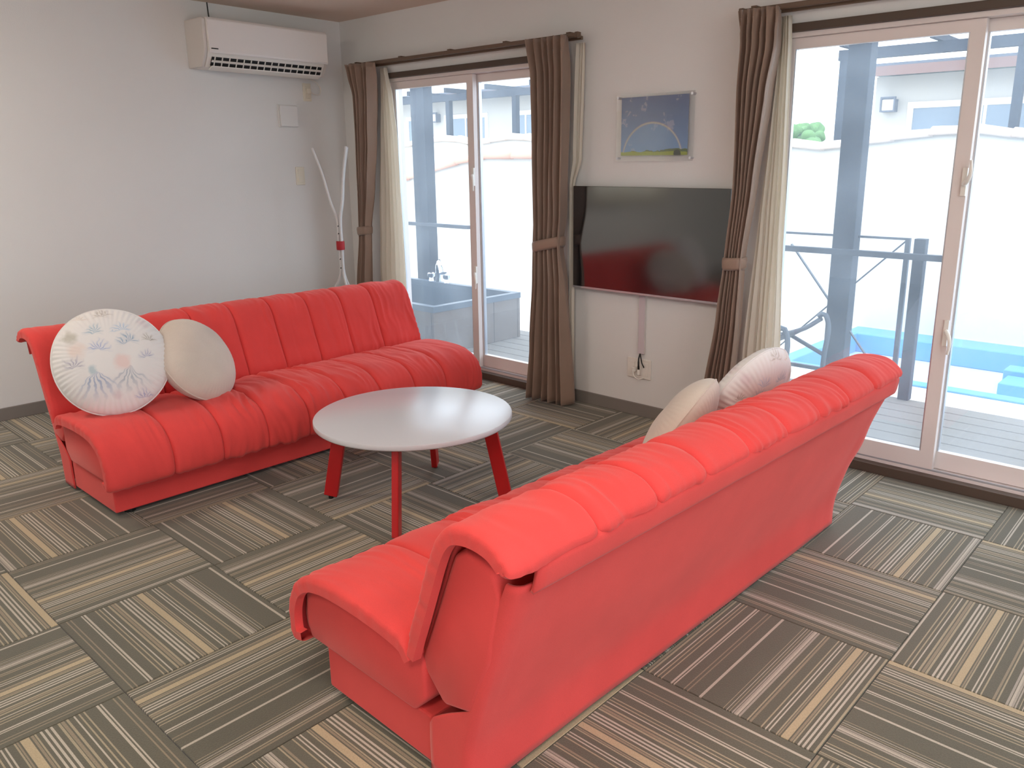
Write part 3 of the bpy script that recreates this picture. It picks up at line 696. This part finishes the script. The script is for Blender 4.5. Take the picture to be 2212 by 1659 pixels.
# ------------------------------------------------------------------ television wall
tv = empty('television', (2.682, -.035, .977))
box('housing', M_dark, (-.482, .482, -.012, .016, -.272, .275), tv, bevel=.004)
sb = box('bezel', M_black, (-.489, .489, -.026, -.0125, -.281, .282), tv, bevel=.002)
box('screen', M_black, (-.486, .486, -.0275, -.0262, -.270, .279), sb)
box('bottom_strip', M_alu, (-.488, .488, -.0285, -.0262, -.281, -.2715), sb)
box('wall_bracket', M_dark, (-.15, .15, .0165, .0345, -.10, .10), tv)
tag(tv, 'large black flat television mounted on the wall below the picture', 'television')
du = empty('cable_duct', (2.640, 0, .36)); box('channel', M_duct, (-.020, .020, -.014, 0, 0, .335), du, bevel=.003); box('seam', M_acside, (.0205, .0215, -.012, -.001, 0.0, .335), du)
tag(du, 'thin pale cable duct running down the wall below the television', 'cable duct')
o2 = plate('wall_outlet', (2.627, 0, .274), .158, .112, 'back', 'wide wall plate with plugs and cables under the cable duct', 'outlet', M_plastic)
for x in (-.045, 0.0, .045): box('socket', M_plastic, (x-.019, x+.019, -.012, -.009, -.038, .038), o2, bevel=.001)
box('plug', M_plastic, (-.030, -.006, -.040, -.0125, -.016, .012), o2, bevel=.004)
MB().lathe([(.009, 0), (.010, .012), (.007, .030)], (.010, -.026, -.030), 12).build('plug', M_plastic, o2, smooth=True)
MB().tube(smooth_curve([(.011, -.026, .0), (.012, -.03, .03), (.006, -.02, .06), (.008, -.010, .088)], 16), [.006]*4+[.005]*4+[.004]*8, 8).build('cable', M_dark, o2, smooth=True)
MB().tube(smooth_curve([(.012, -.016, .088), (.030, -.024, .04), (.040, -.020, .018), (.034, -.012, .012)], 16), .0032, 8).build('cable', M_dark, o2, smooth=True)
MB().tube(smooth_curve([(-.018, -.042, -.004), (.0, -.052, -.035), (.02, -.04, -.050), (.036, -.014, -.045)], 16), .003, 8).build('cable', M_plastic, o2, smooth=True)

# picture under a bolted clear panel
pf = empty('picture_frame', (2.690, 0, 1.556))
def rainbow_mat():
    m = bpy.data.materials.new('landscape_print'); m.use_nodes = True; nt = m.node_tree; b = nt.nodes['Principled BSDF']; b.inputs['Roughness'].default_value = 0.25
    tc = N(nt, 'ShaderNodeTexCoord'); sp = N(nt, 'ShaderNodeSeparateXYZ'); nt.links.new(tc.outputs['Object'], sp.inputs[0])
    def math_(op, a, b_=None, c=None):
        n = N(nt, 'ShaderNodeMath', operation=op)
        for k, x in enumerate((a, b_, c)):
            if x is None: continue
            if isinstance(x, (int, float)): n.inputs[k].default_value = x
            else: nt.links.new(x, n.inputs[k])
        return n.outputs[0]
    def mix(f, A, B):
        n = N(nt, 'ShaderNodeMix', data_type='RGBA'); n.clamp_factor = True
        if isinstance(f, (int, float)): n.inputs['Factor'].default_value = f
        else: nt.links.new(f, n.inputs['Factor'])
        for k, x in (('A', A), ('B', B)):
            if isinstance(x, tuple): n.inputs[k].default_value = x
            else: nt.links.new(x, n.inputs[k])
        return n.outputs['Result']
    X, Z = sp.outputs[0], sp.outputs[2]
    nz = N(nt, 'ShaderNodeTexNoise', Scale=14.0, Detail=6.0, Roughness=0.65); nt.links.new(tc.outputs['Object'], nz.inputs['Vector']); nf = nz.outputs['Fac']
    sky = mix(math_('MULTIPLY_ADD', Z, 3.2, 0.45), lin((118, 154, 198)), lin((60, 78, 128)))
    sky = mix(math_('MULTIPLY', math_('GREATER_THAN', nf, 0.60), 0.45), sky, lin((176, 180, 200)))
    # rainbow arc round (0.02,-0.15) radius .17
    dx = math_('SUBTRACT', X, -0.01); dz = math_('SUBTRACT', Z, -0.16)
    rad = math_('SQRT', math_('ADD', math_('MULTIPLY', dx, dx), math_('MULTIPLY', dz, dz)))
    inside = math_('LESS_THAN', rad, 0.176)
    sky = mix(math_('MULTIPLY', inside, 0.35), sky, lin((120, 166, 206)))
    band = math_('SUBTRACT', 1.0, math_('MULTIPLY', math_('ABSOLUTE', math_('SUBTRACT', rad, 0.182)), 110.0))
    cr = N(nt, 'ShaderNodeValToRGB'); e = cr.color_ramp; e.elements[0].position = 0.0; e.elements[0].color = lin((150, 130, 190)); e.elements[1].position = 1.0; e.elements[1].color = lin((232, 170, 150))
    q = e.elements.new(0.5); q.color = lin((220, 220, 170)); nt.links.new(math_('MULTIPLY_ADD', math_('SUBTRACT', rad, 0.182), 60.0, 0.5), cr.inputs[0])
    col = mix(math_('MULTIPLY', math_('MAXIMUM', band, 0.0), 0.6), sky, cr.outputs[0])
    hill = math_('LESS_THAN', Z, math_('MULTIPLY_ADD', nf, 0.06, math_('MULTIPLY_ADD', X, 0.07, -0.145)))
    col = mix(hill, col, lin((84, 104, 60)))
    mead = math_('LESS_THAN', Z, math_('MULTIPLY_ADD', nf, 0.02, -0.130))
    col = mix(mead, col, lin((150, 164, 62)))
    tree = math_('LESS_THAN', math_('ADD', math_('MULTIPLY', math_('SUBTRACT', X, 0.145), math_('SUBTRACT', X, 0.145)), math_('MULTIPLY', math_('ADD', Z, 0.132), math_('ADD', Z, 0.132))), math_('MULTIPLY', nf, 0.0009))
    col = mix(tree, col, lin((50, 58, 44)))
    nt.links.new(col, b.inputs['Base Color']); return m
pr_ = box('print', rainbow_mat(), (-.204, .204, -.0215, -.0205, -.138, .152), pf)
for s in (-1, 1):
    for t in (-1, 1):
        bo = MB().tube([(s*.224, 0, t*.152+.0), (s*.224, -.030, t*.152)], .0065, 12).build('bolt', M_alu, pf)
box('clear_panel', M_acryl, (-.236, .236, -.026, -.022, -.166, .166), pf)
box('backing_panel', M_acryl, (-.236, .236, -.0202, -.0170, -.166, .166), pf)
tag(pf, 'rainbow landscape photograph behind a clear bolted panel above the television', 'picture')

# unseen ceiling lamps added to fill the room with light (above and behind the viewpoint)
def lamp(x, y, k, label):
    e = empty('added_fill_lamp', (x, y, RH))
    MB().lathe([(.30, -.02), (.31, 0)], n=40).build('lamp_base', M_plastic, e)
    MB().lathe([(.16, -.115), (.25, -.100), (.292, -.06), (.30, -.021)], n=40).build('diffuser', mat('lamp_diffuser_%d' % int(k*100), (255, 244, 230), 0.5, emit=((255, 245, 234), LAMP*k)), e, smooth=True)
    tag(e, label, 'ceiling lamp', 'added ceiling fill lamps')
lamp(0.95, -3.5, 1.0, 'added round white ceiling fill lamp on the side of the air conditioner wall')
lamp(5.6, -1.6, 0.7, 'added round white ceiling fill lamp near the patio door')
lamp(4.9, -4.3, 1.5, 'added round white ceiling fill lamp at the far end of the room from the windows')
lamp(4.0, -3.0, 0.7, 'added round white ceiling fill lamp in the middle of the room')

# ------------------------------------------------------------------ outside: ground, deck, pool
gr = MB().box(RX+WT+.01, 40, -40, WT-.001, -.60, -.34).box(-30, -WT-.01, -40, WT-.001, -.60, -.34).box(12.001, 40, WT, 5.0, -.60, -.34).box(-30, 2.0, WT, 5.0, -.60, -.34).box(2.0, 12, WT, 2.92, -.60, -.34).box(-30, 30, 5.0, 14, -.60, -.34)
struct(gr.build('ground', M_ground), 'pale concrete ground around the pool', 'ground')
struct(box('field', M_grass, (-90, 40, 14, 120, -.60, -.30)), 'green field beyond the houses', 'field')
dk = struct(box('deck', M_railm, (-2.6, 6.8, WT+.002, 1.43, -.30, -.062)), 'grey boarded deck outside the windows', 'deck')
bmsh = MB().box(-2.6, 6.8, 0, .1365, -.030, 0).build('deck_board', M_deck, dk, bevel=.004, seg=1); bmsh.location = (0, WT+.006, -.031)
for k in range(1, 9): copy_part(bmsh, dk, (0, WT+.006+.1432*k, -.031))
pl = empty('swimming_pool', (6.0, 3.9, -.34))
def pb(n, m, b, bev=0): return box(n, m, (b[0]-6.0, b[1]-6.0, b[2]-3.9, b[3]-3.9, b[4]+.34, b[5]+.34), pl, bev)
pb('basin_floor', M_poolin, (2.0, 12, 2.92, 4.99, -.60, -.52))
pb('near_rim', M_blue, (2.0, 12, 2.92, 3.06, -.52, -.325), .01)
pb('far_rim', M_blue, (2.0, 12, 4.62, 4.995, -.52, -.325), .01)
pb('end_rim', M_blue, (2.0, 2.14, 3.06, 4.62, -.52, -.325), .01)
pb('step', M_blue, (3.66, 4.7, 3.72, 4.06, -.52, -.40), .01); pb('step', M_blue, (3.62, 4.7, 4.07, 4.30, -.52, -.36), .01)
tag(pl, 'shallow empty swimming pool with blue rims in front of the garden wall', 'swimming pool')

# boundary walls with wavy tops and roof-tile coping
def wavy_wall(name, pts, y, t, zb, label, m, mt, tl=.36, r=.075):
    xs = [p[0] for p in pts]; e = empty(name, (xs[0], y, zb)); n = 90
    def top(x):
        return lerp_table([(p[0], p[1]) for p in pts], x)[0]
    poly = [(xs[0]+(xs[-1]-xs[0])*k/n, 0) for k in range(n+1)]; poly = [(x, top(x)) for x, _ in poly]
    o = len(poly); mb = MB(); vs = []
    for (x, z) in poly: vs += [(x-xs[0], -t/2, 0), (x-xs[0], t/2, 0), (x-xs[0], t/2, z-zb), (x-xs[0], -t/2, z-zb)]
    fs = []
    for k in range(n):
        a = 4*k; b = a+4
        fs += [(a, b, b+3, a+3), (a+1, a+2, b+2, b+1), (a+3, b+3, b+2, a+2), (a, a+1, b+1, b)]
    fs += [(0, 3, 2, 1), (4*n, 4*n+1, 4*n+2, 4*n+3)]
    mb.add(vs, fs).build('wall_face', m, e)
    x = xs[0]; k = 0
    while x < xs[-1]-.05:
        x2 = min(x+tl, xs[-1]); za, zb2 = top(x), top(x2)
        mb = MB(); P = []
        for q, (px, pz, rr) in enumerate(((x, za, r), (x2+.03, zb2, r*.88))):
            for a in range(13):
                an = math.pi*(a/12)*1.16-.25; P.append((px-xs[0], (rr+.055)*math.cos(an), pz-zb+rr*math.sin(an)+(.012 if q == 0 else 0)))
        mb.grid(P, 2, 13); o = mb.build('coping_tile', mt, e, smooth=True)
        s = o.modifiers.new('thickness', 'SOLIDIFY'); s.thickness = .018
        x = x2; k += 1
    tag(e, label, 'garden wall', 'stucco garden walls'); return e
WZ = 0.06
far_pts = [(-9, 1.68), (-7.4, 1.78), (-5.6, 1.66), (-4.9, 1.73), (-4.45, 1.75), (-4.05, 1.66), (-3.5, 1.70), (-3.05, 1.75), (-2.65, 1.67), (-1.6, 1.55), (0, 1.62), (1.15, 1.555), (1.41, 1.52), (1.94, 1.575), (2.43, 1.635), (2.73, 1.658), (3.05, 1.66), (3.33, 1.59), (4.2, 1.52), (5.5, 1.64), (8, 1.55)]
wavy_wall('garden_wall', far_pts, 5.10, .16, -.34, 'long white stucco garden wall behind the pool with a wavy tile-capped top', M_stucco, M_terra2)
near_pts = [(-5.5, 1.02), (-4.4, 1.06), (-3.38, 1.165), (-2.96, 1.25), (-2.56, 1.325), (-2.14, 1.412), (-1.865, 1.448), (-1.45, 1.45), (-.75, 1.44)]
wavy_wall('garden_wall', near_pts, 3.25, .16, -.34, 'white stucco garden wall behind the bathtub with a rising terracotta tile top', M_stucco, M_terra, tl=.46)

# deck pergola, railing and gate
pg = empty('deck_pergola', (0, 1.34, 0))
for x0 in (-.945, 3.10): box('post', M_post, (x0, x0+.135 if x0 > 0 else x0+.19, 0.06-.02, 0.06+.085, -.031, 2.46), pg, bevel=.004)
box('beam', M_post, (-2.4, 6.6, .01, .06+.13, 2.46, 2.545), pg, bevel=.004)
tag(pg, 'charcoal timber pergola posts rising from the deck outside the windows', 'pergola')
rl = empty('deck_railing', (0, 1.40, 0))
box('top_rail', M_railm, (-2.4, -.20, -.045, -.006, .818, .850), rl, bevel=.003)
tag(rl, 'charcoal deck railing behind the bathtub', 'railing', 'charcoal deck railings')
box('post', M_railm, (-2.4, -2.34, -.005, .03, -.031, .90), rl)
rl2 = empty('deck_railing', (3.2, 1.40, 0))
box('top_rail', M_railm, (-.95, .64, -.055, -.016, .826, .862), rl2, bevel=.003)
box('post', M_post, (.385, .450, -.013, .045, -.031, .946), rl2, bevel=.003)
box('post', M_post, (-.95, -.89, -.013, .045, -.031, .90), rl2, bevel=.003)
tag(rl2, 'charcoal deck railing and short post in front of the pool', 'railing', 'charcoal deck railings')
gt = empty('metal_gate', (2.60, 1.455, .05)); gw, gh = .945, .893
M_gate = mat('gate_steel', (84, 92, 102), 0.5, 0.4, metal=0.3)
box('stile', M_gate, (gw-.028, gw, -.012, .012, 0, gh), gt); box('stile', M_gate, (0, .028, -.012, .012, 0, gh), gt)
box('top_bar', M_gate, (.0285, gw-.0285, -.010, .010, gh-.014, gh), gt); box('bottom_bar', M_gate, (.0285, gw-.0285, -.012, .012, 0, .024), gt)
MB().bar((.20, -.0, gh-.08), (gw-.10, -.0, .03), .020, .008, side=(0, 1, 0)).build('brace', M_gate, gt)
MB().bar((.10, .012, .06), (gw-.03, .012, gh-.02), .013, .008, side=(0, 1, 0)).build('brace', M_gate, gt)
MB().tube([(gw+.001, 0, .075), (gw+.045, 0, .075)], .010, 10).build('hinge', M_gate, gt)
tag(gt, 'grey metal gate with crossed braces next to the short deck post', 'gate')

# lounge chair on the deck
lc = empty('lounge_chair', (2.69, 1.0, -.031))
P = []
seatp = smooth_curve([(-.75, .36), (-.45, .31), (-.1, .285), (.12, .31), (.30, .375), (.42, .46)], 30)
for p in seatp:
    for k in range(10): P.append((p.x, -.27+.54*k/9, p.y-.012*math.sin(math.pi*k/9)))
sl = MB().grid(P, 30, 10).build('sling', M_sling, lc, smooth=True, fix=False); s = sl.modifiers.new('thickness', 'SOLIDIFY'); s.thickness = .012
for y in (-.29, .29):
    MB().tube([(p.x, y, p.y) for p in seatp], .015, 8).build('side_rail', M_gate, lc, smooth=True)
    MB().tube(smooth_curve([(.45, y, 0.0), (.455, y, .22), (.47, y, .40), (.44, y, .49), (.40, y, .47)], 20), .017, 8).build('leg', M_gate, lc, smooth=True)
    MB().tube([(-.55, y, 0.0), (-.5, y, .315)], .015, 8).build('leg', M_gate, lc, smooth=True)
    MB().tube([(.452, y, .23), (.20, y, .335)], .014, 8).build('strut', M_gate, lc)
tag(lc, 'grey sling lounge chair standing on the deck', 'lounge chair')

# outdoor bathtub
bt = empty('bathtub', (-.20, .80, -.031)); bx0, bx1, by0, by1, bh = -.85, .76, -.52, .43, .377
rim = MB()
rim.box(bx0, bx1, by0, by0+.055, bh-.045, bh).box(bx0, bx1, by1-.055, by1, bh-.045, bh).box(bx0, bx0+.055, by0+.055, by1-.055, bh-.045, bh).box(bx1-.055, bx1, by0+.055, by1-.055, bh-.045, bh)
rim.build('rim', M_tubgrey, bt)
bs = MB().box(bx0+.055, bx1-.055, by0+.055, by1-.055, .02, .04)
bs.box(bx0+.04, bx0+.055, by0+.055, by1-.055, .02, bh-.046).box(bx1-.055, bx1-.04, by0+.055, by1-.055, .02, bh-.046).box(bx0+.04, bx1-.04, by0+.04, by0+.055, .02, bh-.046).box(bx0+.04, bx1-.04, by1-.055, by1-.04, .02, bh-.046)
bs.build('basin', M_tubgrey, bt)
for (a, b) in ((by0+.006, .12), (.125, .395)): box('cladding_panel', M_tubclad, (bx1-.030, bx1-.008, a, b, .002, bh-.047), bt, bevel=.002)
box('corner_post', M_tubclad, (bx1-.035, bx1-.006, .398, by1-.004, .002, bh-.047), bt, bevel=.002)
box('cladding_panel', M_tubclad, (bx0+.01, bx1-.04, by1-.030, by1-.008, .002, bh-.047), bt); box('cladding_panel', M_tubclad, (bx0+.01, bx1-.04, by0+.008, by0+.030, .002, bh-.047), bt)
fc = MB().tube(smooth_curve([(-.235, by1-.028, bh), (-.235, by1-.028, bh+.09), (-.222, by1-.034, bh+.150), (-.175, by1-.055, bh+.178), (-.125, by1-.080, bh+.150), (-.095, by1-.095, bh+.095)], 24), [.026]*8+[.027]*6+[.034]*10, 14).build('faucet', M_chrome, bt, smooth=True)
for x in (-.335, -.125):
    MB().lathe([(.024, 0), (.018, .03), (.034, .042), (.034, .070), (.024, .078)], (x, by1-.028, bh), 16).build('knob', M_chrome, fc, smooth=True)
tag(bt, 'grey outdoor bathtub with chrome faucet and wood cladding on the deck', 'bathtub')

# neighbour houses, their pergolas and lanterns
def house(x0, x1, y, zt, label, wins, steps=None):
    e = empty('house', (x0, y, -.34)); b = -.34
    box('front_wall', M_house, (0, x1-x0, 0, .2, 0, zt-b), e)
    box('side_wall', M_house, (0, .2, .2, 3.8, 0, zt-b), e); box('side_wall', M_house, (x1-x0-.2, x1-x0, .2, 3.8, 0, zt-b), e)
    rf = MB().prism([(-.35, zt-b+.05), (-.35, zt-b+.15), (2.1, zt-b+.42), (4.3, zt-b+.15), (4.3, zt-b+.05)], 'x', -.15, x1-x0+.15).build('roof', M_roof, e)
    box('fascia', M_fascia, (-.16, x1-x0+.16, -.37, -.345, zt-b-.02, zt-b+.11), rf)
    for (a, c, z0, z1) in wins:
        w = MB().box(a-x0-.08, c-x0+.08, -.03, 0, z1-b, z1-b+.085).box(a-x0-.08, a-x0, -.03, 0, z0-b, z1-b).box(c-x0, c-x0+.08, -.03, 0, z0-b, z1-b).box(a-x0-.08, c-x0+.08, -.03, 0, z0-b-.08, z0-b).build('window_frame', M_plastic, e)
        md = (a+c)/2-x0
        box('pane', M_farglass, (a-x0, md-.02, -.012, -.002, z0-b, z1-b), w); box('pane', M_farglass, (md+.02, c-x0, -.012, -.002, z0-b, z1-b), w)
        box('mullion', M_plastic, (md-.02, md+.02, -.020, -.002, z0-b, z1-b), w)
    tag(e, label, 'house', 'neighbouring houses'); return e
house(.49, 6.5, 9.0, 2.60, 'cream house with a lantern and wide window behind the pool', [(1.06, 2.95, 1.2, 2.14), (4.2, 5.6, 1.2, 2.14)])
house(-13.5, -4.6, 9.0, 2.74, 'cream house with several windows behind the bathtub', [(-10.3, -9.75, 1.3, 2.37), (-8.97, -7.75, 1.3, 2.36), (-6.80, -6.33, 1.3, 2.36)])
def lantern(x, z, label):
    e = empty('wall_lantern', (x, 9.0, z))
    MB().box(-.105, .105, -.14, -.125, -.105, -.085).box(-.105, .105, -.14, -.125, .085, .105).box(-.105, -.085, -.14, -.125, -.085, .085).box(.085, .105, -.14, -.125, -.085, .085).box(-.105, .105, -.124, -.09, .07, .105).box(-.105, .105, -.124, -.0, -.105, -.09).box(-.105, -.09, -.124, 0, -.09, .07).box(.09, .105, -.124, 0, -.09, .07).build('cage', M_roof, e)
    box('shade', M_plastic, (-.083, .083, -.12, -.005, -.083, .065), e)
    tag(e, label, 'lantern', 'square wall lanterns')
lantern(.725, 2.205, 'square grey wall lantern on the house behind the pool'); lantern(-9.3, 2.41, 'square grey wall lantern on the house behind the bathtub')
def pergola(xs, y, zb, zt, xa, xb, label):
    e = empty('garden_pergola', (xa, y, -.34))
    for x in xs: box('post', M_post, (x-.05-xa, x+.05-xa, -.05, .05, 0, zb+.34), e)
    box('beam', M_post, (0, xb-xa, -.06, .06, zb+.34, zt+.34), e)
    x = xa+.15
    while x < xb:
        box('rafter', M_post, (x-xa-.03, x-xa+.03, -.35, 1.05, zt+.345, zt+.43), e); x += 1.1
    tag(e, label, 'pergola', 'neighbouring pergolas')
pergola([.60, 2.70, 4.8], 7.5, 2.69, 2.82, .53, 5.2, 'charcoal garden pergola before the house behind the pool')
pergola([-9.4, -7.23, -5.43], 7.5, 2.58, 2.70, -11.5, -4.4, 'charcoal garden pergola before the house behind the bathtub')
# trees on the horizon
def tree(x, y, h, wd, label, seed):
    e = empty('tree', (x, y, -.31)); MB().tube([(0, 0, 0), (0, 0, h*.5)], .12, 8).build('trunk', M_bark, e)
    bm = bmesh.new()
    rd = random.Random(seed)
    for k in range(9):
        g = bmesh.ops.create_icosphere(bm, subdivisions=3, radius=wd*(.28+.2*rd.random()))
        c = Vector((wd*(rd.random()-.5)*1.3, wd*(rd.random()-.5), h*(.42+.34*rd.random())))
        for v in g['verts']:
            v.co = v.co*(1+.25*noise.noise(v.co*2.3+Vector((seed, k, 0)))); v.co.z *= .8; v.co += c; v.co.z = max(.1, v.co.z)
    me = bpy.data.meshes.new('crown'); bm.to_mesh(me); bm.free(); me.materials.append(M_leaf); o = bpy.data.objects.new('crown', me); COL.objects.link(o); o.parent = e
    tag(e, label, 'tree', 'trees on the horizon')
for k in range(9):
    x = -20.5+1.15*k; h = (5.2, 5.4, 5.1, 5.3, 4.9, 4.9, 4.5, 4.4, 5.6)[k]
    tree(x if k < 8 else -10.6, 40+(k % 3)*3.2, h, 1.25 if k < 8 else .9, 'green bushy tree in the row beyond the field behind the garden wall' if k < 8 else 'taller green tree at the corner of the house behind the pool', k+1)
